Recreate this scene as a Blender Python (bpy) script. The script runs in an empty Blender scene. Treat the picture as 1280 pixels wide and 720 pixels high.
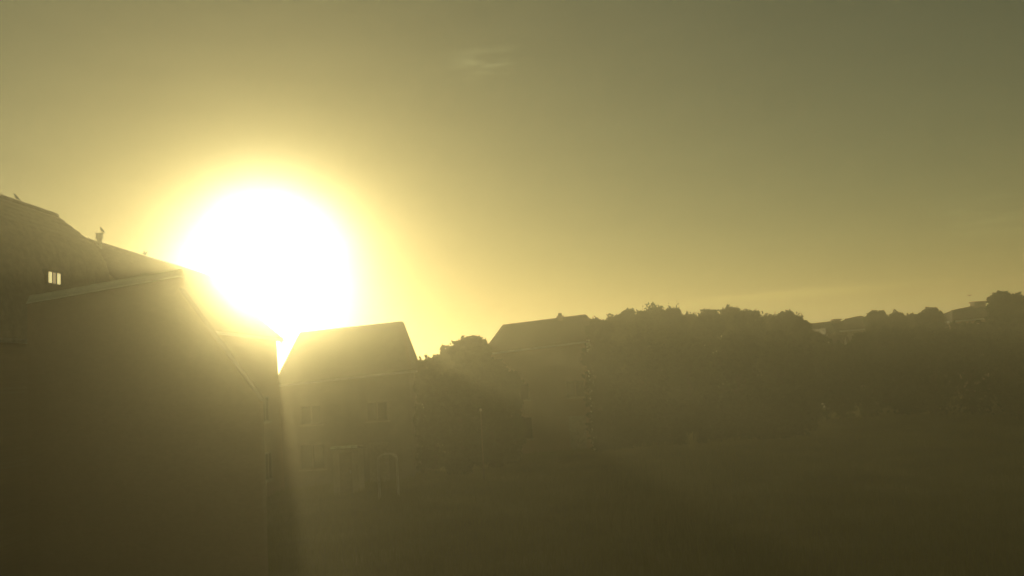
import bpy, bmesh, math, random
import numpy as np
from mathutils import Vector, Matrix
random.seed(7); rng = np.random.default_rng(7)
S = bpy.context.scene; COL = S.collection

# ------------------------------------------------------------------ camera
F, PITCH, ROLL, CAMZ = 1108.0, math.radians(5.15), math.radians(3.2), 5.6
cd = bpy.data.cameras.new('camera'); cam = bpy.data.objects.new('camera', cd); COL.objects.link(cam)
cd.sensor_width = 36; cd.lens = 36 * F / 1280; cd.clip_start = .1; cd.clip_end = 9000
cam.matrix_world = Matrix.Translation((0, 0, CAMZ)) @ Matrix.Rotation(math.pi / 2 + PITCH, 4, 'X') @ Matrix.Rotation(-ROLL, 4, 'Z')
S.camera = cam
def ray(px, py):
    u = (px - 640) / F; v = (360 - py) / F
    c, s = math.cos(ROLL), math.sin(ROLL)
    u2 = u * c + v * s; v2 = -u * s + v * c
    return Vector((u2, math.cos(PITCH) - math.sin(PITCH) * v2, math.sin(PITCH) + math.cos(PITCH) * v2))
def at(px, py, Y): d = ray(px, py); return Vector((0, 0, CAMZ)) + d * (Y / d.y)
def atz(px, py, z): d = ray(px, py); return Vector((0, 0, CAMZ)) + d * ((z - CAMZ) / d.z)

# ------------------------------------------------------------------ render settings
S.view_settings.view_transform = 'Standard'; S.view_settings.look = 'None'
S.view_settings.exposure = 0.08; S.view_settings.gamma = 1.0; S.view_settings.use_curve_mapping = False
S.render.engine = 'CYCLES'
S.cycles.use_denoising = True; S.cycles.denoising_input_passes = 'RGB_ALBEDO'
S.cycles.max_bounces = 6; S.cycles.volume_bounces = 2; S.cycles.transparent_max_bounces = 6
S.cycles.sample_clamp_indirect = 6

# ------------------------------------------------------------------ sun and sky
SUN = ray(332, 337).normalized()
EL = math.asin(SUN.z); AZ = math.atan2(SUN.x, SUN.y)
sl = bpy.data.lights.new('sun', 'SUN'); sl.energy = 3.2; sl.angle = math.radians(.5); sl.color = (1, .85, .42)
so = bpy.data.objects.new('sun', sl); COL.objects.link(so)
so.rotation_euler = (-SUN).to_track_quat('-Z', 'Y').to_euler(); so.location = (0, 0, 60)

W = bpy.data.worlds.new('World'); S.world = W; W.use_nodes = True
nt = W.node_tree; nt.nodes.clear()
def N(t, k, **kw):
    n = t.nodes.new(k)
    for a, b in kw.items(): setattr(n, a, b)
    return n
def math_(t, op, a, b=None, clamp=False):
    n = N(t, 'ShaderNodeMath', operation=op, use_clamp=clamp)
    for i, x in enumerate((a, b)):
        if x is None: continue
        if isinstance(x, (int, float)): n.inputs[i].default_value = x
        else: t.links.new(x, n.inputs[i])
    return n.outputs[0]
def rgbscale(t, fac, rgb):
    n = N(t, 'ShaderNodeVectorMath', operation='SCALE'); n.inputs[0].default_value = rgb
    t.links.new(fac, n.inputs['Scale']); return n.outputs[0]
def vadd(t, a, b):
    n = N(t, 'ShaderNodeVectorMath', operation='ADD'); t.links.new(a, n.inputs[0]); t.links.new(b, n.inputs[1]); return n.outputs[0]
def vmul(t, a, rgb):
    n = N(t, 'ShaderNodeVectorMath', operation='MULTIPLY'); t.links.new(a, n.inputs[0])
    if isinstance(rgb, tuple): n.inputs[1].default_value = rgb
    else: t.links.new(rgb, n.inputs[1])
    return n.outputs[0]
sky = N(nt, 'ShaderNodeTexSky', sky_type='NISHITA')
sky.sun_disc = False; sky.sun_elevation = EL; sky.sun_rotation = AZ
sky.dust_density = 0.2; sky.air_density = 1.0; sky.ozone_density = 1.0
SKY_STRENGTH = 0.05
tc = N(nt, 'ShaderNodeTexCoord')
nz = N(nt, 'ShaderNodeVectorMath', operation='NORMALIZE'); nt.links.new(tc.outputs['Generated'], nz.inputs[0])
dt = N(nt, 'ShaderNodeVectorMath', operation='DOT_PRODUCT'); nt.links.new(nz.outputs[0], dt.inputs[0]); dt.inputs[1].default_value = SUN
th = math_(nt, 'ARCCOSINE', math_(nt, 'MINIMUM', dt.outputs['Value'], 1.0))
# hazy morning air: the aureole of the sun is a property of the sky, falling off with the angle to the sun
core = math_(nt, 'EXPONENT', math_(nt, 'MULTIPLY', math_(nt, 'POWER', math_(nt, 'DIVIDE', th, .068), 2.4), -1.0))
wide = math_(nt, 'EXPONENT', math_(nt, 'DIVIDE', th, -.2))
sep = N(nt, 'ShaderNodeSeparateXYZ'); nt.links.new(nz.outputs[0], sep.inputs[0])
n2 = N(nt, 'ShaderNodeTexNoise'); n2.inputs['Scale'].default_value = 13; n2.inputs['Detail'].default_value = 4; nt.links.new(nz.outputs[0], n2.inputs['Vector'])
core = math_(nt, 'MULTIPLY', core, math_(nt, 'ADD', .35, math_(nt, 'MULTIPLY', n2.outputs['Fac'], 1.3)))   # thin uneven cloud over the sun
glow = vadd(nt, rgbscale(nt, core, (78, 74, 52)), rgbscale(nt, wide, (4.5, 3.9, 1.5)))
# thin cirrus: a streak low on the right and faint wisps elsewhere
az = math_(nt, 'ARCTAN2', sep.outputs[0], sep.outputs[1]); el = math_(nt, 'ARCSINE', sep.outputs[2])
def azel(px, py):
    d = ray(px, py).normalized(); return math.atan2(d.x, d.y), math.asin(d.z)
(a0, e0), (a1, e1) = azel(865, 379), azel(1115, 357)
ns = N(nt, 'ShaderNodeTexNoise'); ns.inputs['Scale'].default_value = 9; ns.inputs['Detail'].default_value = 5
mp = N(nt, 'ShaderNodeMapping'); mp.inputs['Scale'].default_value = (1, 1, 6); nt.links.new(nz.outputs[0], mp.inputs[0]); nt.links.new(mp.outputs[0], ns.inputs['Vector'])
nf = ns.outputs['Fac']
def wisp_blob(px, py, wx, wy, amp):
    a_, e_ = azel(px, py)
    q = math_(nt, 'ADD', math_(nt, 'POWER', math_(nt, 'ABSOLUTE', math_(nt, 'DIVIDE', math_(nt, 'SUBTRACT', az, a_), wx)), 2.0), math_(nt, 'POWER', math_(nt, 'ABSOLUTE', math_(nt, 'DIVIDE', math_(nt, 'SUBTRACT', el, e_), wy)), 2.0))
    m_ = N(nt, 'ShaderNodeMapRange'); m_.inputs['From Min'].default_value = .45; m_.inputs['From Max'].default_value = .7; nt.links.new(n3.outputs['Fac'], m_.inputs['Value'])
    return math_(nt, 'MULTIPLY', math_(nt, 'MULTIPLY', math_(nt, 'EXPONENT', math_(nt, 'MULTIPLY', q, -1.0)), m_.outputs[0]), amp)
n3 = N(nt, 'ShaderNodeTexNoise'); n3.inputs['Scale'].default_value = 24; n3.inputs['Detail'].default_value = 5; nt.links.new(mp.outputs[0], n3.inputs['Vector'])
sl_ = (e1 - e0) / (a1 - a0)
off = math_(nt, 'SUBTRACT', math_(nt, 'SUBTRACT', el, e0), math_(nt, 'MULTIPLY', math_(nt, 'SUBTRACT', az, a0), sl_))
off = math_(nt, 'ADD', off, math_(nt, 'MULTIPLY', math_(nt, 'SUBTRACT', nf, .5), .012))
band = math_(nt, 'EXPONENT', math_(nt, 'MULTIPLY', math_(nt, 'POWER', math_(nt, 'ABSOLUTE', math_(nt, 'DIVIDE', off, .0042)), 2.0), -1.0))
am = math_(nt, 'DIVIDE', math_(nt, 'SUBTRACT', az, (a0 + a1) / 2), (a1 - a0) / 1.9)
band = math_(nt, 'MULTIPLY', band, math_(nt, 'EXPONENT', math_(nt, 'MULTIPLY', math_(nt, 'POWER', math_(nt, 'ABSOLUTE', am), 2.0), -1.0)))
wisp = math_(nt, 'ADD', 1.0, math_(nt, 'MULTIPLY', math_(nt, 'SUBTRACT', nf, .5), .16))
cl = math_(nt, 'ADD', wisp, math_(nt, 'MULTIPLY', band, .6))
cl = math_(nt, 'ADD', cl, math_(nt, 'ADD', wisp_blob(608, 78, .04, .014, .75), wisp_blob(1235, 268, .05, .02, .5)))
tint = vmul(nt, sky.outputs[0], (.68, .553, .26))
tot = vadd(nt, tint, glow)
sc_ = N(nt, 'ShaderNodeVectorMath', operation='SCALE'); nt.links.new(tot, sc_.inputs[0]); nt.links.new(cl, sc_.inputs['Scale'])
bg = N(nt, 'ShaderNodeBackground'); bg.inputs['Strength'].default_value = SKY_STRENGTH
nt.links.new(sc_.outputs[0], bg.inputs['Color'])
wo = N(nt, 'ShaderNodeOutputWorld'); nt.links.new(bg.outputs[0], wo.inputs['Surface'])

# ------------------------------------------------------------------ materials
def mat(name, rgb, rough=.8, scale=None, amt=.25, bump=0, metal=0, spec=None, island=0, transl=0, kind=None):
    m = bpy.data.materials.new(name); m.use_nodes = True; t = m.node_tree; b = t.nodes['Principled BSDF']
    b.inputs['Roughness'].default_value = rough; b.inputs['Metallic'].default_value = metal
    if spec is not None: b.inputs['Specular IOR Level'].default_value = spec
    b.inputs['Base Color'].default_value = (*rgb, 1)
    fac = None
    if scale:
        tcn = N(t, 'ShaderNodeTexCoord')
        if kind == 'brick':
            bt = N(t, 'ShaderNodeTexBrick'); mpn = N(t, 'ShaderNodeMapping'); mpn.inputs['Rotation'].default_value = (math.radians(90), 0, 0)
            t.links.new(tcn.outputs['Object'], mpn.inputs[0]); t.links.new(mpn.outputs[0], bt.inputs['Vector'])
            bt.inputs['Scale'].default_value = scale
            bt.inputs['Color1'].default_value = (*[c * .95 for c in rgb], 1); bt.inputs['Color2'].default_value = (*[min(1, c * 1.05) for c in rgb], 1)
            bt.inputs['Mortar'].default_value = (.33, .25, .18, 1); bt.inputs['Mortar Size'].default_value = .015
            t.links.new(bt.outputs['Color'], b.inputs['Base Color']); fac = bt.outputs['Fac']
        else:
            n1 = N(t, 'ShaderNodeTexNoise'); n1.inputs['Scale'].default_value = scale; n1.inputs['Detail'].default_value = 6
            t.links.new(tcn.outputs['Object'], n1.inputs['Vector'])
            mx = N(t, 'ShaderNodeMix', data_type='RGBA')
            mx.inputs['A'].default_value = (*[c * (1 - amt) for c in rgb], 1); mx.inputs['B'].default_value = (*[min(1, c * (1 + amt)) for c in rgb], 1)
            cr = N(t, 'ShaderNodeMapRange'); cr.inputs['From Min'].default_value = .32; cr.inputs['From Max'].default_value = .68
            t.links.new(n1.outputs['Fac'], cr.inputs['Value']); t.links.new(cr.outputs[0], mx.inputs['Factor'])
            t.links.new(mx.outputs['Result'], b.inputs['Base Color']); fac = n1.outputs['Fac']
        if bump:
            bp = N(t, 'ShaderNodeBump'); bp.inputs['Strength'].default_value = bump; bp.inputs['Distance'].default_value = .02
            t.links.new(fac, bp.inputs['Height']); t.links.new(bp.outputs[0], b.inputs['Normal'])
    if island:
        g = N(t, 'ShaderNodeNewGeometry'); mr = N(t, 'ShaderNodeMapRange')
        mr.inputs['To Min'].default_value = 1 - island; mr.inputs['To Max'].default_value = 1 + island
        t.links.new(g.outputs['Random Per Island'], mr.inputs['Value'])
        v = N(t, 'ShaderNodeVectorMath', operation='SCALE'); v.inputs[0].default_value = rgb; t.links.new(mr.outputs[0], v.inputs['Scale'])
        t.links.new(v.outputs[0], b.inputs['Base Color'])
    if transl:
        tr = N(t, 'ShaderNodeBsdfTranslucent'); tr.inputs['Color'].default_value = (*[min(1, c * 1.4) for c in rgb], 1)
        ms = N(t, 'ShaderNodeMixShader'); ms.inputs[0].default_value = transl
        out = t.nodes['Material Output']
        t.links.new(b.outputs[0], ms.inputs[1]); t.links.new(tr.outputs[0], ms.inputs[2]); t.links.new(ms.outputs[0], out.inputs['Surface'])
    return m
M = dict(
    brick=mat('brown_brick', (.32, .225, .155), .9, 4.5, bump=.1, kind='brick'),
    render=mat('cream_render', (.24, .21, .165), .9, 2.5, .12, .2),
    pale=mat('pale_render', (.5, .47, .4), .85, 2, .08, .1),
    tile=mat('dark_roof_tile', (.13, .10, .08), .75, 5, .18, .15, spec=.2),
    pale_tile=mat('pale_roof_tile', (.27, .225, .17), .75, 5, .15, .15, spec=.2),  # paler than the other roof tiles
    slate=mat('grey_roof_tile', (.11, .10, .09), .75, 5, .18, .15, spec=.2),
    ridge=mat('ridge_tile_clay', (.15, .11, .085), .8, 3, .3, .2),
    wood=mat('painted_timber', (.33, .29, .22), .7, 6, .2),
    frame=mat('dark_painted_frame', (.16, .13, .10), .5),
    white=mat('white_frame', (.75, .74, .7), .5),
    metal=mat('grey_zinc', (.4, .4, .4), .45, 5, .2, .1, metal=.8),
    coping=mat('pale_glazed_coping', (.74, .76, .66), .38, 5, .2, .1, spec=.6),
    glass=mat('window_glass', (.03, .035, .035), .06, spec=.7),
    grass=mat('rough_grass', (.2, .17, .068), .85, .35, .4, .6),
    blade=mat('grass_blade', (.2, .18, .07), .7, island=.45, transl=.55, spec=.25),
    straw=mat('dry_seed_grass', (.26, .23, .10), .7, island=.3, transl=.4),
    leaf=mat('green_leaf', (.062, .075, .022), .65, island=.5, transl=.25),
    leafy=mat('olive_leaf', (.08, .085, .03), .65, island=.5, transl=.25),
    leafd=mat('dark_leaf', (.045, .06, .02), .65, island=.5, transl=.2),
    bark=mat('bark', (.09, .07, .05), .95, 6, .35, .6),
    feather=mat('dark_feather', (.03, .028, .026), .6, 20, .3),
    black=mat('grey_enamel', (.16, .15, .13), .3, 8, .2, spec=.6),
    slat=mat('silvered_timber', (.5, .47, .4), .35, 9, .2, spec=.6),
    post=mat('timber_post', (.2, .16, .1), .8, 8, .3),
)
def emit(name, rgb, s):
    m = bpy.data.materials.new(name); m.use_nodes = True; b = m.node_tree.nodes['Principled BSDF']
    b.inputs['Base Color'].default_value = (*rgb, 1); b.inputs['Roughness'].default_value = .2
    b.inputs['Emission Color'].default_value = (*rgb, 1); b.inputs['Emission Strength'].default_value = s
    return m
M['skyglow'] = emit('sky_glow_pane', (1, .86, .38), .72)  # panes emit to stand for sky seen through the house
M['glow_curtain'] = emit('sky_glow_curtain', (.85, .66, .34), .3)  # curtain emits too, a dimmer share of the same sky light

# ------------------------------------------------------------------ helpers
class MB:
    def __init__(s): s.v = []; s.f = []
    def quad(s, *p):
        i = len(s.v); s.v += [tuple(q) for q in p]; s.f.append(tuple(range(i, i + len(p))))
    def box(s, a, b, R=None, o=None):
        c = [Vector((x, y, z)) for x in (a[0], b[0]) for y in (a[1], b[1]) for z in (a[2], b[2])]
        if R is not None: c = [R @ q for q in c]
        if o is not None: c = [q + Vector(o) for q in c]
        s.hexa(c)
    def hexa(s, c):          # c[x][y][z] order
        i = len(s.v); s.v += [tuple(q) for q in c]
        for q in ((0, 1, 3, 2), (4, 6, 7, 5), (0, 4, 5, 1), (2, 3, 7, 6), (0, 2, 6, 4), (1, 5, 7, 3)): s.f.append(tuple(i + k for k in q))
    def tube(s, pts, rad, n=8, cap=True, flat=None):
        pts = [Vector(p) for p in pts]; i0 = len(s.v)
        for k, p in enumerate(pts):
            d = (pts[min(k + 1, len(pts) - 1)] - pts[max(k - 1, 0)]).normalized()
            a = d.cross(Vector((0, 0, 1)) if abs(d.z) < .95 else Vector((1, 0, 0))).normalized(); b = a.cross(d)
            r = rad[k] if isinstance(rad, (list, tuple)) else rad
            fl = flat[k] if flat else 1
            for j in range(n):
                t = 2 * math.pi * j / n; s.v.append(tuple(p + a * (r * math.cos(t)) + b * (r * fl * math.sin(t))))
        for k in range(len(pts) - 1):
            for j in range(n):
                s.f.append((i0 + k * n + j, i0 + k * n + (j + 1) % n, i0 + (k + 1) * n + (j + 1) % n, i0 + (k + 1) * n + j))
        if cap:
            s.f.append(tuple(i0 + j for j in range(n))[::-1]); s.f.append(tuple(i0 + (len(pts) - 1) * n + j for j in range(n)))
    def lathe(s, prof, n=16, o=(0, 0, 0)):
        i0 = len(s.v); o = Vector(o)
        for r, z in prof:
            for j in range(n):
                t = 2 * math.pi * j / n; s.v.append((o.x + r * math.cos(t), o.y + r * math.sin(t), o.z + z))
        for k in range(len(prof) - 1):
            for j in range(n): s.f.append((i0 + k * n + j, i0 + k * n + (j + 1) % n, i0 + (k + 1) * n + (j + 1) % n, i0 + (k + 1) * n + j))
        s.f.append(tuple(i0 + j for j in range(n))[::-1]); s.f.append(tuple(i0 + (len(prof) - 1) * n + j for j in range(n)))
    def build(s, name, m, parent=None, smooth=False, origin=None):
        me = bpy.data.meshes.new(name)
        o0 = Vector(origin) if origin is not None else None
        vv = s.v if o0 is None else [tuple(Vector(q) - o0) for q in s.v]
        me.from_pydata(vv, [], s.f); me.update()
        bm = bmesh.new(); bm.from_mesh(me); bmesh.ops.recalc_face_normals(bm, faces=bm.faces); bm.to_mesh(me); bm.free()
        if smooth: me.polygons.foreach_set('use_smooth', [True] * len(me.polygons))
        me.materials.append(m)
        o = bpy.data.objects.new(name, me); COL.objects.link(o)
        if parent is not None: o.parent = parent
        if o0 is not None: o.location = o0
        return o
def tag(o, label=None, cat=None, group=None, kind=None):
    for k, v in (('label', label), ('category', cat), ('group', group), ('kind', kind)):
        if v: o[k] = v
    return o
def thing(name, label, cat, loc=(0, 0, 0), group=None):
    o = bpy.data.objects.new(name, None); COL.objects.link(o); o.location = loc; o.empty_display_size = .3
    return tag(o, label, cat, group)

def smooth01(t): t = np.clip(t, 0, 1); return t * t * (3 - 2 * t)
def ground_z(x, y):
    x = np.asarray(x, float); y = np.asarray(y, float)
    hill = 3.2 * smooth01((y - 28) / 60) * smooth01((x + 30) / 70)
    hill = hill + 2.0 * smooth01((x - 22) / 30) * smooth01((y - 32) / 50)
    rough = .12 * np.sin(x * .31 + y * .17) * np.sin(y * .23 - x * .11 + 1.3) + .05 * np.sin(x * 1.3 + 2 * np.sin(y * .7))
    return hill + rough * smooth01((y - 8) / 12)
def gz(x, y): return float(ground_z(x, y))

# ------------------------------------------------------------------ the ground
def grid(xs, ys):
    X, Y = np.meshgrid(xs, ys); Z = ground_z(X, Y)
    v = np.stack([X, Y, Z], -1).reshape(-1, 3); nx, ny = len(xs), len(ys)
    i = np.arange(nx * ny).reshape(ny, nx)
    f = np.stack([i[:-1, :-1], i[:-1, 1:], i[1:, 1:], i[1:, :-1]], -1).reshape(-1, 4)
    return v, f
def axis(lim, fine, step):
    a = list(np.arange(-fine, fine + .1, step)); b = fine
    while b < lim: b = b * 1.25; a += [b]; a.insert(0, -b)
    return np.array(a)
xs = axis(1300, 60, 1.5); ys = np.concatenate([np.arange(-30, 130, 1.5), 130 * 1.12 ** np.arange(0, 22)])
v, f = grid(xs, ys)
me = bpy.data.meshes.new('ground'); me.from_pydata(v.tolist(), [], f.tolist()); me.polygons.foreach_set('use_smooth', [True] * len(f)); me.materials.append(M['grass'])
g = bpy.data.objects.new('ground', me); COL.objects.link(g); g['kind'] = 'structure'

def blades(name, n, xr, yr, hmin, hmax, wd, m, mask=None, per=1, label=None, parent=None, kind='stuff', lean=.35):
    y = rng.uniform(yr[0] ** .5, yr[1] ** .5, n) ** 2; x = rng.uniform(xr[0], xr[1], n) * (y if per else 1)
    if mask is not None:
        k = mask(x, y); x, y = x[k], y[k]; n = len(x)
    z = ground_z(x, y) - .03
    h = rng.uniform(hmin, hmax, n); a = rng.uniform(0, 2 * np.pi, n); b = rng.uniform(0, 2 * np.pi, n); l = rng.uniform(0, lean, n) * h
    w = wd * rng.uniform(.6, 1.4, n)
    base = np.stack([x, y, z], -1); side = np.stack([np.cos(a) * w, np.sin(a) * w, 0 * w], -1)
    mid = base + np.stack([np.cos(b) * l * .35, np.sin(b) * l * .35, h * .6], -1)
    tip = base + np.stack([np.cos(b) * l, np.sin(b) * l, h], -1)
    V = np.stack([base - side, base + side, mid + side * .7, mid - side * .7, tip], 1).reshape(-1, 3)
    i = np.arange(n) * 5
    me = bpy.data.meshes.new(name)
    q = np.stack([i, i + 1, i + 2, i + 3], -1); t = np.stack([i + 3, i + 2, i + 4], -1)
    me.from_pydata(V.tolist(), [], q.tolist() + t.tolist()); me.materials.append(m)
    o = bpy.data.objects.new(name, me); COL.objects.link(o)
    if kind: o['kind'] = kind
    if label: tag(o, *label)
    if parent: o.parent = parent
    return o
clear = lambda x, y: ~((x < -6) & (y < 26))
blades('field_grass', 240000, (-.62, .62), (15, 75), .12, .34, .012, M['blade'], clear, label=('short rough grass growing across the dark field', 'grass'))
patch = lambda x, y: ((x / y - .155) / .085) ** 2 + ((y - 36) / 12) ** 2 < rng.uniform(0, 1, len(x))
blades('seeding_grass', 15000, (.02, .30), (22, 52), .3, .7, .008, M['straw'], patch, label=('paler seeding grass in a patch at mid field', 'grass'))

# ------------------------------------------------------------------ houses
def courses(mb, el, er, rr, rl, n, lip=.035, th=.05):
    """tiled roof slope: n overlapping courses from eave (el, er) to ridge (rl, rr)"""
    el, er, rr, rl = map(Vector, (el, er, rr, rl))
    nor = (er - el).cross(rl - el).normalized()
    if nor.z < 0: nor = -nor
    for k in range(n):
        a, b = k / n, min(1.0, (k + 1.12) / n)
        lo_l, lo_r = el.lerp(rl, a), er.lerp(rr, a); hi_l, hi_r = el.lerp(rl, b), er.lerp(rr, b)
        t = nor * (lip + th); u = nor * th; bse = nor * .0
        j = (er - el).normalized() * random.uniform(-.012, .012)
        c = [lo_l + bse + j, lo_l + t + j, hi_l + bse + j, hi_l + u + j, lo_r + bse + j, lo_r + t + j, hi_r + bse + j, hi_r + u + j]
        mb.hexa(c)
def ridge_line(mb, a, b, r=.11, step=.45):
    a, b = Vector(a), Vector(b); L = (b - a).length; n = max(1, int(L / step)); d = (b - a) / n
    for k in range(n):
        p = a + d * k; mb.tube([p - d * .04, p + d * 1.02], [r * 1.08, r * .96], 8)
def window(parent, c, w, h, nrm, bars=1, glass='glass', sill=True, deep=.06):
    """framed window on a wall: c = centre, nrm = outward normal (horizontal)"""
    n = Vector(nrm).normalized(); s = Vector((0, 0, 1)).cross(n).normalized(); c = Vector(c); up = Vector((0, 0, 1))
    R = Matrix((s, n, up)).transposed()
    fr = MB(); t = .06
    for a, b in (((-w / 2, -.05, -h / 2), (-w / 2 + t, deep, h / 2)), ((w / 2 - t, -.05, -h / 2), (w / 2, deep, h / 2)),
                 ((-w / 2 + t, -.05, -h / 2), (w / 2 - t, deep - .004, -h / 2 + t)), ((-w / 2 + t, -.05, h / 2 - t), (w / 2 - t, deep - .004, h / 2))): fr.box(a, b, R, c)
    for k in range(1, bars + 1):
        x = -w / 2 + w * k / (bars + 1); fr.box((x - .025, -.04, -h / 2 + t), (x + .025, deep - .008, h / 2 - t), R, c)
    o = fr.build('window', M['frame'], parent)
    e = (w - t) / (bars + 1)
    for k in range(bars + 1):
        p = MB(); x0 = -w / 2 + w * k / (bars + 1) + .03; x1 = -w / 2 + w * (k + 1) / (bars + 1) - .03
        p.box((x0, -.02, -h / 2 + t - .01), (x1, deep - .03, h / 2 - t + .01), R, c); p.build('pane', M[glass], o)
    if sill:
        q = MB(); q.box((-w / 2 - .08, -.03, -h / 2 - .07), (w / 2 + .08, .14, -h / 2 - .002), R, c); q.build('sill', M['wood'], o)
    return o
def door(parent, c, w, h, nrm, m='wood'):
    n = Vector(nrm).normalized(); s = Vector((0, 0, 1)).cross(n).normalized(); R = Matrix((s, n, Vector((0, 0, 1)))).transposed()
    d = MB(); d.box((-w / 2, -.04, 0), (w / 2, .05, h), R, c)
    for z in (.15, 1.1): d.box((-w / 2 + .15, .04, z), (w / 2 - .15, .075, z + .75), R, c)
    o = d.build('door', M[m], parent)
    k = MB(); k.box((w / 2 - .16, .04, 1.0), (w / 2 - .06, .12, 1.05), R, c); k.build('handle', M['metal'], o)
    return o

# --- terrace row on the left: ridges run away from the camera
def row_house(label, y0, y1, prof_r, prof_l, group, wall='brick', roof='tile', ncourse=14):
    """prof_r: [(x, z) ridge ... eave] on the side facing the gardens, prof_l the other side"""
    t = thing('house', label, 'house', ((prof_r[-1][0] + prof_l[-1][0]) / 2, (y0 + y1) / 2, 0), group)
    T = t.location.copy()
    V = lambda x, y, z: Vector((x, y, z)) - T
    w = MB(); ov = .28
    xr, xl = prof_r[-1][0] - .05, prof_l[-1][0] + .25
    outline = [(xl, 0), (xr, 0)] + [(x - (.25 if k == 0 else .12), z - .14) for k, (x, z) in enumerate(prof_r[::-1])] + [(x + (.12 if k < len(prof_l) - 1 and k else .25), z - .14) for k, (x, z) in enumerate(prof_l[1:])]
    ya, yb = y0 + ov, y1 - ov
    i0 = 0; n = len(outline)
    w.v += [tuple(V(x, ya, z)) for x, z in outline] + [tuple(V(x, yb, z)) for x, z in outline]
    w.f.append(tuple(range(n))); w.f.append(tuple(range(n, 2 * n))[::-1])
    for k in range(n): w.f.append((k, (k + 1) % n, n + (k + 1) % n, n + k))
    w.build('wall', M[wall], t)
    r = MB()
    for pr in (prof_r, prof_l):
        for (xa, za), (xb, zb) in zip(pr[:-1], pr[1:]):
            L = math.hypot(xa - xb, za - zb)
            courses(r, V(xb, y0, zb - .1), V(xb, y1, zb - .1), V(xa, y1, za - .1), V(xa, y0, za - .1), max(4, int(L / .3)))
    ro = r.build('roof', M[roof], t)
    k = MB(); ridge_line(k, V(prof_r[0][0], y0, prof_r[0][1] - .06), V(prof_r[0][0], y1, prof_r[0][1] - .06)); k.build('ridge_cap', M['ridge'], ro)
    for pr, s in ((prof_r, 1), (prof_l, -1)):
        gmb = MB(); x, z = pr[-1]; gmb.box((x - .06, y0, z - .2), (x + .08, y1, z - .09), o=-T); gmb.build('gutter', M['metal'], t)
        for (xa, za), (xb, zb) in zip(pr[:-1], pr[1:]):
            for yy in (y0 + .02, y1 - .05):
                c = [V(xa, yy, za - .32), V(xa, yy, za - .08), V(xa, yy + .03, za - .32), V(xa, yy + .03, za - .08), V(xb, yy, zb - .32), V(xb, yy, zb - .08), V(xb, yy + .03, zb - .32), V(xb, yy + .03, zb - .08)]
                vb = MB(); vb.hexa(c); vb.build('verge_board', M['wood'], t)
    return t, T, ro
P = lambda px, py, Y: at(px, py, Y)
r1 = P(70, 268, 30); k1 = P(118, 305, 30); k1b = P(131, 327, 30)
h1, T1, ro1 = row_house('tall gambrel roofed house with one sky-glow window at far left', 12.5, 30.0,
    [(r1.x, r1.z), (k1.x, k1.z), (k1b.x, k1b.z), (k1b.x + .55, 7.2)], [(r1.x, r1.z), (r1.x - 1.8, k1b.z), (r1.x - 6, 7.2)], 'row of terraced houses', roof='pale_tile')
r2 = P(262, 345, 46); e2 = P(353, 422, 46); m2 = P(334, 406, 46)
h2, T2, ro2 = row_house('steep roofed end terrace house with metal flue under the sun', 31.0, 46.0,
    [(r2.x, r2.z), (e2.x, e2.z)], [(r2.x, r2.z), (2 * r2.x - e2.x, e2.z)], 'row of terraced houses')
# window in the steep lower slope of the first house, glowing as sky seen through
wc = P(63, 348, 27.0)
wx = None
def glow_window():
    # find the depth where the line of sight through the window meets the steep slope
    best = None
    for Y in np.arange(20, 30, .02):
        p = P(63, 348, Y); 
        za, xa = k1b.z, k1b.x; zb, xb = 7.2, k1b.x + .55
        xs_ = xa + (xb - xa) * (za - p.z) / (za - zb)
        e = abs(p.x - xs_)
        if best is None or e < best[0]: best = (e, p)
    return best[1]
wp = glow_window()
n = Vector((1, 0, 0)); c = wp - T1 + Vector((.12, 0, 0))
w_, h_ = .8, .36
R = Matrix((Vector((0, 0, 1)).cross(n), n, Vector((0, 0, 1)))).transposed()
Lpx = wp.y / F
hh = 14 * Lpx; ww = 16 * Lpx / abs(wp.x / wp.y) * .98
fr = MB()
fr.box((-ww / 2 - .1, -.5, -hh / 2 - .06), (ww / 2 + .1, .016, -hh / 2), R, c); fr.box((-ww / 2 - .1, -.5, hh / 2), (ww / 2 + .1, .016, hh / 2 + .07), R, c)
fr.box((-ww / 2 - .1, -.5, -hh / 2), (-ww / 2, .012, hh / 2), R, c); fr.box((ww / 2, -.5, -hh / 2), (ww / 2 + .1, .012, hh / 2), R, c)
for s in (-1, 1): fr.box((s * ww * .17 - .02, -.3, -hh / 2), (s * ww * .17 + .02, .008, hh / 2), R, c)
wo_ = fr.build('window', M['frame'], h1); tag(wo_, 'small window with two panes glowing as sky seen through')
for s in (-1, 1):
    p = MB(); x0, x1 = sorted((s * (ww * .17 + .02), s * ww * .5)); p.box((x0, -.2, -hh / 2 + .002), (x1, 0, hh / 2 - .002), R, c); p.build('pane', M['skyglow'], wo_)
p = MB(); p.box((-ww * .17 + .02, -.2, -hh / 2 + .002), (ww * .17 - .02, -.01, hh / 2 - .002), R, c); p.build('glow_curtain', M['glow_curtain'], wo_)
# windows and a door on the garden side of the end terrace
xw = e2.x - .05
for yy in (34, 38, 42.5): window(h2, Vector((xw + .0, yy, 4.3)) - T2, 1.2, 1.2, (1, 0, 0))
for yy in (35, 42.5): window(h2, Vector((xw, yy, 1.6)) - T2, 1.6, 1.3, (1, 0, 0), 2)
door(h2, Vector((xw, 39, .05)) - T2, .95, 2.1, (1, 0, 0))
dp = MB(); dp.tube([Vector((e2.x + .02, 38.7, 6.0)) - T2, Vector((e2.x, 38.7, 5.8)) - T2, Vector((e2.x, 38.7, .1)) - T2], .045, 8); dp.build('downpipe', M['metal'], h2)
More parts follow.
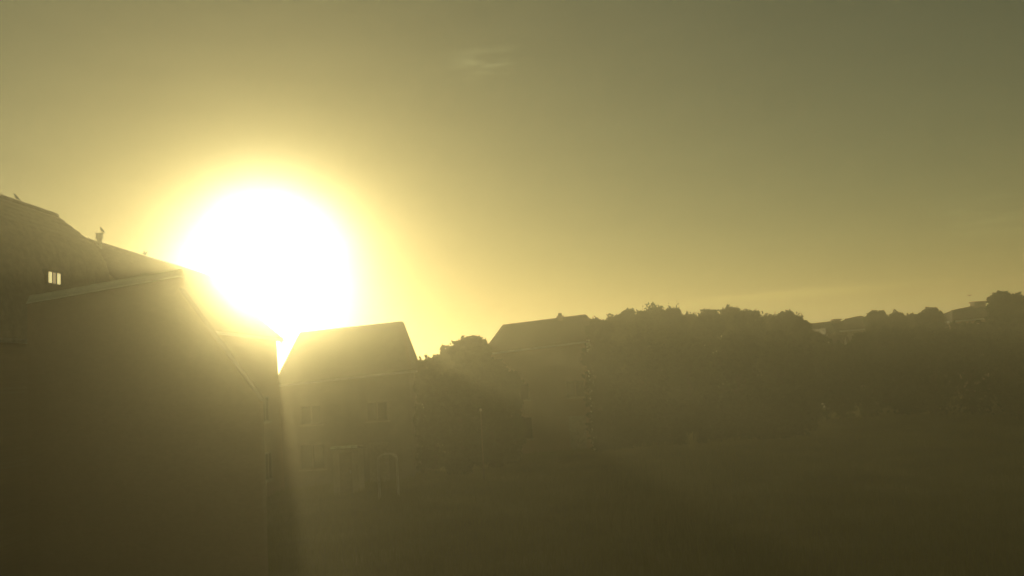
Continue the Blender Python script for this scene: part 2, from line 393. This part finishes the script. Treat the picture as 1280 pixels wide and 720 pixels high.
# metal flue with cowl on the ridge of the end terrace
Yc = 33.2; fb = P(124.5, 309, Yc); ftop = P(124.5, 291.5, Yc); sc = Yc / F
x, y = fb.x, Yc; FLUE_TOP = Vector((fb.x + 3.6 * sc, Yc, ftop.z + .012))
fm = MB(); zz0 = r2.z - 1.0 - T2.z
zt = ftop.z
cx = Vector((x, y, 0)) - T2
fm.lathe([(3.1 * sc, zz0), (3.1 * sc, zt - 8 * sc), (3.4 * sc, zt - 7.5 * sc), (4.0 * sc, zt - 4.5 * sc), (4.0 * sc, zt - 1 * sc)], 14, (cx.x, cx.y, 0))
for s in (-1, 1): fm.box((cx.x + s * 3 * sc - 1.6 * sc, cx.y - .05, zt - 6.6 * sc), (cx.x + s * 3 * sc + 1.6 * sc, cx.y + .05, zt - 5.4 * sc))
fl = fm.build('flue', M['metal'], ro2)
# cap sits as part of the same flue
cm = MB(); cm.lathe([(4.6 * sc, zt - .9 * sc), (5.2 * sc, zt - .4 * sc), (5.2 * sc, zt), (1.0 * sc, zt + .5 * sc)], 14, (cx.x, cx.y, 0)); cm.build('flue_cap', M['metal'], ro2)

# --- tall stepped yard wall close on the left, with pale coping tiles along its sloping top
yw = 24.0; A = P(224, 346, yw); B = P(38, 379, yw); C = P(325, 500, yw)
slope = (A.z - B.z) / (A.x - B.x); xl = -13.2
wt = thing('yard_wall', 'tall brown brick yard wall with pale sloping coping, close on the left', 'wall', ((xl + C.x) / 2, yw + .15, 0))
T = wt.location.copy()
w = MB(); zl = A.z + slope * (xl - A.x)
zc = C.z
th = .3
def wp_(x, y, z): return Vector((x, y, z)) - T
c = [wp_(xl, yw, 0), wp_(xl, yw, zl), wp_(xl, yw + th, 0), wp_(xl, yw + th, zl), wp_(A.x, yw, 0), wp_(A.x, yw, A.z), wp_(A.x, yw + th, 0), wp_(A.x, yw + th, A.z)]
w.hexa(c); w.build('high_wall', M['brick'], wt)
w = MB(); zk = A.z - .35
w.hexa([wp_(x_, y_, z_) for x_, zt_ in ((A.x + .001, zk), (C.x, zc)) for y_ in (yw + .003, yw + th - .003) for z_ in (0, zt_)])  # raking top shaped to read as the sun's glare falling off
w.build('low_wall', M['brick'], wt)
L = (A.x - xl) / 32
tm = MB(); hc = 11 / F * yw
tm.box((0, -.05, .0), (L * .93, th + .05, hc)); tm.box((L * .93 + .0005, -.03, .004), (L, th + .03, hc - .02))
tm.v = [(x_, y_ + (.2 if y_ < .1 and z_ > .03 else 0), z_ + slope * x_) for x_, y_, z_ in tm.v]
ct = tm.build('coping_tile', M['coping'], wt)
for k in range(32):
    o = ct if k == 0 else ct.copy()
    if k: COL.objects.link(o); o.parent = wt
    o.location = wp_(xl + L * k, yw, zl + slope * L * k + .002 + random.uniform(-.006, .006))
NS = 9; L2 = (C.x + .03 - A.x) / NS; sl2 = (zc - zk) / (C.x - A.x)
tm = MB(); tm.box((.012, -.04, 0), (L2 - .006, th + .04, .07)); tm.v = [(x_, y_, z_ + sl2 * x_) for x_, y_, z_ in tm.v]; ct = tm.build('coping_slab', M['ridge'], wt)
for k in range(NS):
    o = ct if k == 0 else ct.copy()
    if k: COL.objects.link(o); o.parent = wt
    o.location = wp_(A.x + L2 * k, yw, zk + sl2 * L2 * k + .002)
for px in (5, 13.5, 19):
    q = P(px, 556, yw); m_ = MB(); m_.box((q.x - .03, yw - .02, q.z - .04), (q.x + .02, yw + .05, q.z + .04), o=-T); m_.build('wall_vent', M['coping'], wt)

# --- free standing houses: hipped roofs
def hip_house(label, RA, RB, EA, EB, depth, zb, group=None, wall='render', roof='slate', over=.35, chimney=None, pale_pipe=False, wins=True, name='house'):
    """RA/RB left and right ridge ends, EA/EB left and right eave ends (all in the ridge plane Y)"""
    Y = RA.y; t = thing(name, label, 'house', ((EA.x + EB.x) / 2, Y, zb), group); T = t.location.copy()
    D = depth / 2
    lf, rf = Vector((EA.x, Y - D, EA.z)) - T, Vector((EB.x, Y - D, EB.z)) - T
    lb, rb = Vector((EA.x, Y + D, EA.z)) - T, Vector((EB.x, Y + D, EB.z)) - T
    a, b = RA - T, RB - T
    r = MB(); nc = max(6, int((a - lf).length / .32))
    courses(r, lf, rf, b, a, nc); courses(r, lb, rb, b, a, nc)
    e = Vector((0, .03, 0)); courses(r, lf, lb, a + e, a - e, nc); courses(r, rf, rb, b + e, b - e, nc)
    ro = r.build('roof', M[roof], t)
    k = MB(); up = Vector((0, 0, .05)); ridge_line(k, a + up, b + up)
    for p, q in ((lf, a), (lb, a), (rf, b), (rb, b)): ridge_line(k, p + up, q + up, .09)
    k.build('ridge_cap', M['ridge'], ro)
    w = MB(); s = over
    c = []
    for X, z in ((EA.x + s, EA.z), (EB.x - s, EB.z)):
        for yy in (Y - D + s, Y + D - s):
            c += [Vector((X, yy, zb - .6)) - T, Vector((X, yy, z - .02)) - T]
    w.hexa(c); w.build('wall', M[wall], t)
    gm = MB()
    for p, q in ((lf, rf), (lb, rb), (lf, lb), (rf, rb)): gm.tube([p - Vector((0, 0, .06)), q - Vector((0, 0, .06))], .07, 6)
    gm.build('gutter', M['metal'], t)
    if wins:
        x0, x1 = EA.x + s, EB.x - s; n = max(2, int((x1 - x0) / 2.6)); yf = Y - D + s
        for i in range(n):
            xx = x0 + (x1 - x0) * (i + .5) / n
            if i == n // 2: door(t, Vector((xx, yf, zb + .05)) - T, 1.0, 2.1, (0, -1, 0))
            else: window(t, Vector((xx, yf, zb + 1.6)) - T, 1.3, 1.3, (0, -1, 0))
            if min(EA.z, EB.z) - zb > 4.4: window(t, Vector((xx, yf, zb + 3.75)) - T, 1.1, 1.0, (0, -1, 0))
    for (px, py, Yc, wd) in (chimney or []):
        q = P(px, py, Yc); m_ = MB(); hw = wd * Yc / F / 2
        q = q - T; m_.box((q.x - hw, -.3, q.z - 1.4), (q.x + hw, .3, q.z - .12)); m_.box((q.x - hw - .06, -.36, q.z - .119), (q.x + hw + .06, .36, q.z - .02))
        ch = m_.build('chimney', M['brick'], ro)
        if wd > 7: continue
        m_ = MB(); m_.lathe([(.13, q.z - .018), (.11, q.z + .16)], 10, (q.x, 0, 0)); m_.build('chimney_pot', M['ridge'], ro)
    return t, T
H4 = hip_house('low house with steep hipped roof standing right beside the sun glow', P(376, 419, 49), P(503, 405, 49), P(360, 480, 49), P(519, 463, 49), 5.0, 0, over=.07, wall='render', roof='slate')
gz5 = gz(2, 56)
H5 = hip_house('hip roofed house with small ridge chimney, just left of the tree row', P(629, 409, 56), P(732, 396, 56), P(607, 443, 56), P(752, 425, 56), 6.0, gz5 - .1, wall='brick', roof='tile', chimney=[(700, 394.5, 56, 6)])
dp = MB(); q = P(736, 431, 53.3); dp.box((q.x - .16, 52.95, gz5), (q.x + .16, 53.05, q.z + .3), o=-H5[1]); dp.build('downpipe', M['coping'], H5[0])
# far houses on the rise at the right
def far(label, a, b, ea, eb, Y, wall, roof='slate', chimney=None, depth=4.5):
    A_, B_ = P(*a, Y), P(*b, Y); z = gz((A_.x + B_.x) / 2, Y) - .2
    return hip_house(label, A_, B_, P(*ea, Y), P(*eb, Y), depth, z, 'houses on the far rise', wall, roof, chimney=chimney)
far('far house with long low ridge and a broad chimney at its right end', (1012, 407), (1044, 403.5), (990, 422), (1058, 416), 68, 'render', chimney=[(1045, 398.5, 68, 8)])
far('far house whose short dark ridge tilts up beside round trees', (1057, 401), (1077, 397), (1044, 414), (1092, 410), 67, 'render', 'tile')
far('far house with broad roof between bushy tree and great round tree at right', (1190, 390.5), (1221, 384), (1172, 403), (1240, 397), 63, 'brick', 'tile', chimney=[(1222, 376.5, 63, 14)], depth=4.4)
# pale gable ends glimpsed between the dark trees
def gable_house(label, c, half, zt, Y):
    px, py = c; top = P(px, py, Y); zb = gz(top.x, Y) - .2; w2 = half * Y / F; hr = 1.6
    t = thing('cottage', label, 'house', (top.x, Y, zb), 'houses on the far rise'); T = t.location.copy()
    zr = top.z - zb; ze = zr - hr; D = 7
    w = MB(); o = [(-w2, -.4), (w2, -.4), (w2, ze), (0, zr - .1), (-w2, ze)]
    w.v = [(x, 0, z) for x, z in o] + [(x, D, z) for x, z in o]; n = 5
    w.f = [tuple(range(n)), tuple(range(n, 2 * n))[::-1]] + [(k, (k + 1) % n, n + (k + 1) % n, n + k) for k in range(n)]
    w.build('wall', M['pale'], t)
    r = MB()
    for s in (-1, 1): courses(r, (s * (w2 + .25), -.2, ze - .22), (s * (w2 + .25), D + .2, ze - .22), (0, D + .2, zr), (0, -.2, zr), 7)
    ro = r.build('roof', M['tile'], t); k = MB(); ridge_line(k, (0, -.2, zr + .06), (0, D + .2, zr + .06)); k.build('ridge_cap', M['ridge'], ro)
    window(t, Vector((0, 0, ze * .6)), .9, 1.1, (0, -1, 0))
    return t
gable_house('pale gabled cottage glimpsed below the long low far ridge', (1033, 413), 6, 0, 62)
gable_house('dimmer pale gabled cottage just right of the other, among dark trees', (1056, 418), 5, 0, 61)

# ------------------------------------------------------------------ trees
def leaf_cloud(lobes, n, size, shell=.5):
    """n leaf quads spread through ellipsoid lobes (c, rx, ry, rz)"""
    L = np.array([(*c, *r) for c, r in lobes]); vol = (L[:, 3] * L[:, 4] * L[:, 5]) ** .75
    k = rng.choice(len(L), n, p=vol / vol.sum())
    d = rng.normal(size=(n, 3)); d /= np.linalg.norm(d, axis=1)[:, None]
    # uneven outline: radius wobbles with direction
    wob = 1 + .16 * np.sin(5 * d[:, 0] + 3 * k) * np.sin(6 * d[:, 2] + k) + .10 * np.sin(11 * d[:, 1] + 7 * d[:, 0] + 2 * k)
    r = (shell + (1 - shell) * rng.random(n) ** .6) * wob
    p = L[k, :3] + d * L[k, 3:6] * r[:, None]
    a = rng.normal(size=(n, 3)); a /= np.linalg.norm(a, axis=1)[:, None]
    b = np.cross(a, rng.normal(size=(n, 3))); b /= np.linalg.norm(b, axis=1)[:, None]
    s = size * rng.uniform(.6, 1.4, n)[:, None]
    V = np.stack([p - a * s, p - b * s * .55, p + a * s, p + b * s * .55], 1).reshape(-1, 3)
    return V, np.arange(4 * n).reshape(n, 4)
def mesh_obj(name, V, Fc, m, parent=None):
    me = bpy.data.meshes.new(name); me.from_pydata(V.tolist(), [], Fc.tolist()); me.materials.append(m)
    o = bpy.data.objects.new(name, me); COL.objects.link(o)
    if parent: o.parent = parent
    return o
def tree(label, px, py, wpx, Y, name='tree', cat='tree', group=None, m='leaf', n=2600, size=.24, aspect=1.0, lobes=7, base=None, sprigs=0, trunk=True, low=.0):
    top = P(px, py, Y); rad = wpx / 2 * Y / F; zb = gz(top.x, Y) if base is None else base
    h = top.z - zb; t = thing(name, label, cat, (top.x, Y, zb), group)
    rz = min(rad * aspect, h * .5)
    lb = [((0, 0, h - rz), (rad * .72, rad * .72, rz * .97))]
    for i in range(lobes):
        a = 2 * math.pi * i / lobes + random.uniform(-.4, .4); q = random.uniform(.35, .66) * rad; s = random.uniform(.34, .52) * rad
        lb.append(((q * math.cos(a), q * math.sin(a), h - rz * random.uniform(.55, 1.5)), (s, s, s * random.uniform(.75, 1.0))))
    for i in range(lobes * 2):
        a = random.uniform(0, 6.28); e = random.uniform(.15, 1.35); s = random.uniform(.13, .26) * rad; q = rad * .78
        lb.append(((q * math.cos(a) * math.cos(e), q * math.sin(a) * math.cos(e), h - rz + rz * .86 * math.sin(e)), (s, s, s * random.uniform(.7, 1.1))))
    # skirts of foliage down towards the ground
    zlow = .15
    if h - 2 * rz > zlow:
        lb.append(((0, 0, (h - rz + zlow) / 2), (rad * .85, rad * .85, (h - rz - zlow) / 2 * 1.25)))
        for i in range(6):
            a = random.uniform(0, 6.28); lb.append(((rad * .5 * math.cos(a), rad * .5 * math.sin(a), random.uniform(zlow + .3, h - rz)), (rad * .55, rad * .55, rad * .5)))
    V, Fc = leaf_cloud(lb, n, size)
    if sprigs:
        ex = []
        for i in range(sprigs):
            a = random.uniform(0, 6.28); q = rad * random.uniform(.2, .95)
            b0 = np.array((q * math.cos(a), q * math.sin(a), h - rz * 1.1)); tp = b0 + np.array((random.uniform(-.25, .25), random.uniform(-.2, .2), rz * random.uniform(.7, 1.15)))
            for j in range(16):
                c0 = b0 + (tp - b0) * (j / 15); u = rng.normal(size=3); u /= np.linalg.norm(u); v_ = np.cross(u, rng.normal(size=3)); v_ /= np.linalg.norm(v_)
                ex.append(np.stack([c0, c0 + u * size * .7 - v_ * size * .35, c0 + u * size * 1.4, c0 + u * size * .7 + v_ * size * .35]))
        ex = np.concatenate(ex); Fc = np.concatenate([Fc, np.arange(len(ex)).reshape(-1, 4) + len(V)]); V = np.concatenate([V, ex])
    mesh_obj('crown', V, Fc, M[m], t)
    tk = MB(); r0 = max(.07, rad * .09)
    tk.tube([(0, 0, -.4), (.05, 0, h * .2), (-.05, .05, h * .45), (.03, 0, h * .8)], [r0 * 1.3, r0, r0 * .75, r0 * .25], 8)
    for i in range(5):
        a = 2 * math.pi * i / 5 + random.uniform(-.4, .4); z = h * random.uniform(.25, .5); q = rad * random.uniform(.5, .8)
        tk.tube([(0, 0, z), (q * .5 * math.cos(a), q * .5 * math.sin(a), z + (h - z) * .35), (q * math.cos(a), q * math.sin(a), z + (h - z) * .6)], [r0 * .5, r0 * .32, r0 * .1], 6)
    tk.build('trunk', M['bark'], t, True)
    return t
ROW = 'trees in the row on the hill'
row = [
 (747, 399, 34, 53, 'small low tree touching the right end of the hip roof'),
 (768, 394, 36, 55, 'bushy tree second from the hip roof, in the long row'),
 (790, 386, 44, 58, 'rounded tree left of the tallest crown in the row'),
 (819, 381, 50, 59, 'tallest broad crowned tree of the row'),
 (842, 386, 30, 58, 'narrow tree tucked against the right of the tallest crown'),
 (862, 393, 30, 61, 'short tree in the dip right of the tallest crown'),
 (884, 386, 38, 59, 'tree with peaked top at the middle of the row'),
 (913, 384, 30, 60, 'upright tree with a small knob on top, right of the peaked one'),
 (935, 388, 42, 59, 'wide flat topped tree right of the knobbed one'),
 (962, 394, 28, 62, 'low tree in the second dip of the row'),
 (983, 390, 34, 59, 'last tree of the row, beside the far low ridge'),
]
for px, py, wd, Y, lab in row:
    tree(lab, px, py, wd * 1.15, Y, group=ROW, m=random.choice(['leaf', 'leafy', 'leafd']), n=7500, size=.14, sprigs=9)
# a dense hedge added along the foot of the row to stop low sun streaks
pts = [P(px, 440, 52) for px in range(742, 1000, 9)]
x0, x1 = pts[0].x, pts[-1].x
ht = thing('added_hedge', 'long dense hedge added to block low sun along the foot of the tree row', 'added_hedge', ((x0 + x1) / 2, 52, gz((x0 + x1) / 2, 52)))
lb = [((p.x - ht.location.x, random.uniform(-.2, .2), gz(p.x, 52) - ht.location.z + 1.2), (.62, .6, random.uniform(1.25, 1.6))) for p in pts]
V, Fc = leaf_cloud(lb, 16000, .12); mesh_obj('added_hedge_foliage', V, Fc, M['leafd'], ht)
st = MB()
for p in pts[::2]: st.tube([(p.x - ht.location.x, 0, gz(p.x, 52) - ht.location.z - .2), (p.x - ht.location.x + .08, .05, gz(p.x, 52) - ht.location.z + 1.6)], [.05, .02], 6)
st.build('added_hedge_stems', M['bark'], ht)['kind'] = 'stuff'
FT = 'trees among the far houses'
for px, py, wd, Y, lab in [
 (1003, 401, 22, 54, 'small tree hiding the left end of the long low ridge'),
 (1096, 389, 34, 60, 'round tree right of the short tilted ridge'),
 (1121, 391, 24, 60, 'small round tree second right of the tilted ridge'),
 (1138, 392.5, 28, 61, 'low spreading tree third right of the tilted ridge'),
 (1162, 385, 36, 58, 'pale bushy tree left of the broad roofed far house')]:
    tree(lab, px, py, wd * 1.12, Y, group=FT, m=random.choice(['leaf', 'leafy']), n=5000, size=.155)
tree('great round tree at the far right edge of the field', 1256, 364, 54, 54, m='leafd', n=9000, size=.17, aspect=1.0, lobes=9)
# hedge trees lower on the slope that close the gaps below the row
SH = 'shrubs along the foot of the tree row'
for px, py, wd, Y, lab in [
 (752, 424, 62, 53, 'dark shrub at the right wall of the chimney house'),
 (800, 420, 66, 54, 'dark shrub under the left part of the tree row'),
 (858, 418, 70, 55, 'dark shrub under the middle of the tree row, below its first dip'),
 (918, 414, 70, 55, 'dark shrub below the knobbed tree of the row'),
 (972, 414, 60, 56, 'dark shrub below the right end of the tree row'),
 (1014, 414, 54, 57, 'dark shrub left of the pale gabled cottage'),
 (1045, 428, 46, 57, 'low dark shrub in front of the two pale cottages'),
 (1080, 416, 44, 57, 'dark shrub right of the dimmer pale cottage'),
 (1118, 408, 54, 56, 'dark shrub below the two round trees'),
 (1160, 403, 64, 55, 'dark shrub below the pale bushy tree'),
 (1205, 401, 68, 54, 'dark shrub in front of the broad roofed far house'),
 (1262, 392, 66, 51, 'wide dark shrub at the foot of the great round tree')]:
    tree(lab, px, py, wd, Y, name='shrub', cat='shrub', group=SH, m=random.choice(['leafd', 'leaf']), n=4200, size=.16, aspect=.8)
# bushes between the two hipped houses
SB = 'bushes between the hip roofed houses'
tree('broad rounded bush against the left end of the chimney house', 588, 421, 64, 49.5, name='bush', cat='bush', group=SB, m='leaf', n=8500, size=.15, aspect=.75)
tree('sloping bush left of the broad rounded one', 564, 431, 56, 56, name='bush', cat='bush', group=SB, m='leafy', n=6500, size=.14, aspect=.8)
tree('thin sprigged bush by the right end of the sunlit hip roof', 533, 448, 44, 50, name='bush', cat='bush', group=SB, m='leafy', n=2200, size=.11, aspect=.6, sprigs=16)
tree('added low dense bush keeping sun out of the gap beside the sunlit hip roof', 538, 463, 60, 48.5, name='bush', cat='bush', group=SB, m='leafd', n=5200, size=.13, aspect=.8)  # added to close a gap that let sun onto the grass

tree('added low bush blocking sun at the left foot of the chimney house', 610, 450, 50, 49, name='bush', cat='bush', group=SB, m='leafd', n=9000, size=.13, aspect=.8)  # added to block the sun streak beside the chimney house

tree('added sun blocking low bush in front of the broad rounded bush, behind the slim pole', 573, 470, 46, 47.4, name='bush', cat='bush', group=SB, m='leafd', n=6500, size=.13, aspect=.8)  # added, stops sun leaking past the foot of the broad bush
tree('added low bush against the front wall of the chimney house, stopping a sun streak', 632, 464, 44, 50.2, name='bush', cat='bush', group=SB, m='leafd', n=6500, size=.13, aspect=.8)  # added, cuts off another sun streak across the field
tree('added slim dark shrub closing the bright gap between the end terrace and the hip roof', 366, 468, 40, 56, name='shrub', cat='shrub', m='leafd', n=9000, size=.14, aspect=.9)  # added to hide a bright sliver and its light shaft

# ------------------------------------------------------------------ small things in the field
def on_ground(px, py):
    for Y in np.arange(8, 200, .05):
        p = P(px, py, Y)
        if p.z <= gz(p.x, p.y): return p
# small garden shed with a pale roof edge, in front of the sunlit house
YS = 42.0; q = P(431, 557.5, YS); zg = gz(q.x, YS); hs = q.z - zg; wS = 34 / F * YS / 2
t = thing('garden_shed', 'small garden shed with a thin pale roof edge, in front of the sunlit house', 'shed', (q.x, YS, zg))
bd = MB(); bw = (2 * wS - .1) / 8; bd.box((.004, 0, -.2), (bw - .004, .03, hs - .1)); b0 = bd.build('plank', M['wood'], t)
for k in range(8):
    o = b0 if k == 0 else b0.copy()
    if k: COL.objects.link(o); o.parent = t
    o.location = (-wS + .05 + bw * k, random.uniform(0, .006), 0)
m_ = MB(); m_.box((-wS + .05, .04, -.2), (wS - .05, 1.5, hs - .1)); m_.build('body', M['wood'], t)
m_ = MB(); m_.hexa([Vector(v_) for v_ in ((-wS - .05, -.12, hs - .09), (-wS - .05, -.12, hs - .02), (-wS - .05, 1.6, hs - .3), (-wS - .05, 1.6, hs - .23), (wS + .05, -.12, hs - .09), (wS + .05, -.12, hs - .02), (wS + .05, 1.6, hs - .3), (wS + .05, 1.6, hs - .23))]); m_.build('roof', M['tile'], t)
for k, (a, b) in enumerate(((-1, -.42), (-.38, .12), (.16, .5), (.55, .95))):
    m_ = MB(); m_.box((wS * a, -.2, hs - .1), (wS * b, -.122, hs + .015)); m_.v = [(x_, y_ + (.06 if z_ > hs else 0), z_) for x_, y_, z_ in m_.v]; m_.build('roof_trim', M['coping'], t)
m_ = MB(); m_.box((-.28, -.03, .02), (.3, -.002, hs - .3)); dr = m_.build('door', M['post'], t)
m_ = MB(); m_.box((.2, -.06, .95), (.25, -.031, 1.1)); m_.build('handle', M['metal'], dr)
# pale metal garden arch
YA = 40.0; q = P(484, 567, YA); zg = gz(q.x, YA); ha = q.z - zg; r = .42
t = thing('garden_arch', 'pale curved metal garden arch standing right of the small shed', 'garden arch', (q.x, YA, zg))
for yy in (-.22, .22):
    pts = [(-r, yy, -.1)] + [(r * math.cos(a), yy, ha - r * .55 + r * .55 * math.sin(a)) for a in np.linspace(math.pi, 0, 13)] + [(r, yy, -.1)]
    m_ = MB(); m_.tube(pts, .028, 8); m_.build('hoop', M['slat'], t)
m_ = None
for k, a in enumerate(np.linspace(.35, math.pi - .35, 6)):
    m_ = MB(); x_, z_ = r * math.cos(a), ha - r * .55 + r * .55 * math.sin(a); m_.tube([(x_, -.22, z_), (x_, .22, z_)], .015, 6); m_.build('rung', M['slat'], t)
for sgn in (-1, 1):
    for z_ in (.4, .8, 1.2):
        m_ = MB(); m_.tube([(sgn * r, -.22, z_), (sgn * r, .22, z_)], .015, 6); m_.build('rung', M['slat'], t)
YP = 44.0; q = P(600.5, 511, YP); zg = gz(q.x, YP)
t = thing('garden_pole', 'slim pole with a pale tip standing in front of the bushes', 'pole', (q.x, YP, zg)); hs = q.z - zg
m_ = MB(); m_.tube([(0, 0, -.2), (.01, 0, hs - .12)], [.04, .03], 8); m_.build('post', M['post'], t)
m_ = MB(); m_.lathe([(.04, hs - .118), (.07, hs - .05), (.03, hs + .02)], 10, (.01, 0, 0)); m_.build('tip', M['pale'], t)

q = on_ground(866, 562)
t = thing('grass_tuft', 'pale upright tuft of tall dry grass in the field', 'grass tuft', (q.x, q.y, q.z))
nb = 90; V = []; Fc = []
for k in range(nb):
    a = random.uniform(0, 6.28); r = random.uniform(0, .22); h = random.uniform(.45, 1.05); l = random.uniform(.05, .3); b = a + random.uniform(-.5, .5); w = .011
    p = np.array((r * math.cos(a), r * math.sin(a), -.03)); s = np.array((math.cos(a + 1.57) * w, math.sin(a + 1.57) * w, 0))
    md = p + np.array((math.cos(b) * l * .3, math.sin(b) * l * .3, h * .6)); tp = p + np.array((math.cos(b) * l, math.sin(b) * l, h))
    i = len(V); V += [p - s, p + s, md + s * .8, md - s * .8, tp + s * 1.5, tp - s * 1.5]; Fc += [(i, i + 1, i + 2, i + 3), (i + 3, i + 2, i + 4, i + 5)]
mesh_obj('blades', np.array(V), np.array(Fc), M['straw'], t)['kind'] = 'stuff'

# ------------------------------------------------------------------ birds
def bird(label, p, yaw, pitch, size, wings, legs=True):
    """p = where the feet (or body, in flight) are; +x is forward in the bird's own frame"""
    mb = MB(); L = size
    pts = [(-.62, 0, .02), (-.45, 0, .03), (-.22, 0, .01), (0, 0, 0), (.18, 0, .03), (.30, 0, .09), (.38, 0, .13), (.46, 0, .13), (.53, 0, .115), (.62, 0, .10)]
    rad = [.055, .06, .10, .145, .135, .09, .078, .07, .025, .006]; flat = [.25, .35, .8, 1, 1, 1, 1, 1, .9, .8]
    mb.tube([Vector(q) * L for q in pts], [r * L for r in rad], 10, True, flat)
    for s in (-1, 1):
        if wings == 'folded':
            mb.tube([Vector((.14, s * .12, .05)) * L, Vector((-.1, s * .14, .04)) * L, Vector((-.42, s * .07, .03)) * L], [.05 * L, .07 * L, .012 * L], 6, True, [.4, .4, .4])
        else:
            up = {'raised': (.32, .62), 'glide': (.20, -.04)}[wings]
            st = [(.16, .10, .05), (.12, .42, up[0]), (-.08, .85, up[1])]
            ch = [.26, .24, .05]; i = len(mb.v)
            for (x, y, z), c_ in zip(st, ch):
                for dx, dz in ((0, .015), (-c_, 0), (-c_, -.008), (0, -.015)): mb.v.append(tuple(Vector((x + dx, s * y, z + dz)) * L))
            for k in range(2):
                for j in range(4): mb.f.append((i + k * 4 + j, i + k * 4 + (j + 1) % 4, i + k * 4 + 4 + (j + 1) % 4, i + k * 4 + 4 + j))
            mb.f += [(i, i + 3, i + 2, i + 1), (i + 8, i + 9, i + 10, i + 11)]
    R = Matrix.Rotation(yaw, 3, 'Z') @ Matrix.Rotation(-pitch, 3, 'Y')
    lift = .3 * L if legs else 0
    mb.v = [tuple(R @ Vector(q) + Vector((0, 0, lift))) for q in mb.v]
    if legs:
        for s in (-1, 1):
            y = R @ Vector((0, s * .07 * L, 0)); mb.tube([(y.x, y.y, lift - .08 * L), (y.x, y.y, .0)], .014 * L, 5); mb.tube([(y.x, y.y, .004), (y.x + .09 * L * math.cos(yaw), y.y + .09 * L * math.sin(yaw), .004)], .012 * L, 5)
    o = mb.build('bird', M['feather'], None, True); o.location = p
    return tag(o, label, 'bird')
def on_ridge(px, x, z):
    d = ray(px, 300); Y = x / d.x; return Vector((x, Y, z))
bird('small dark bird perched on the ridge of the gambrel house, top left', on_ridge(14, r1.x, r1.z + .03), math.pi * .97, .7, .30, 'folded')
bird('dark bird standing on the capped metal flue', FLUE_TOP, math.pi * .95, .75, .30, 'folded')
bird('bird with lifted wings on the ridge close to the sun glow', on_ridge(176, r2.x, r2.z + .04), math.pi * 1.0, .1, .26, 'raised')
bird('lone bird gliding in the sky above the far right roof', P(1212, 369.5, 85), math.pi * .55, 0, .42, 'glide', False)

# ------------------------------------------------------------------ hazy air
hz = MB(); hz.box((-1900, -160, -2.5), (1900, 2200, 14.5))
ho = hz.build('haze', bpy.data.materials.new('haze_air')); ho['kind'] = 'stuff'
m = ho.data.materials[0]; m.use_nodes = True; t = m.node_tree; t.nodes.clear()
add = N(t, 'ShaderNodeAddShader'); out = N(t, 'ShaderNodeOutputMaterial')
for k, (d, g_) in enumerate(((.0053, .48), (.0016, .95))):      # fine haze with a broad and a forward scattering part
    pv = N(t, 'ShaderNodeVolumePrincipled'); pv.inputs['Color'].default_value = (1, .94, .74, 1)
    pv.inputs['Density'].default_value = d; pv.inputs['Anisotropy'].default_value = g_; t.links.new(pv.outputs[0], add.inputs[k])
t.links.new(add.outputs[0], out.inputs['Volume'])
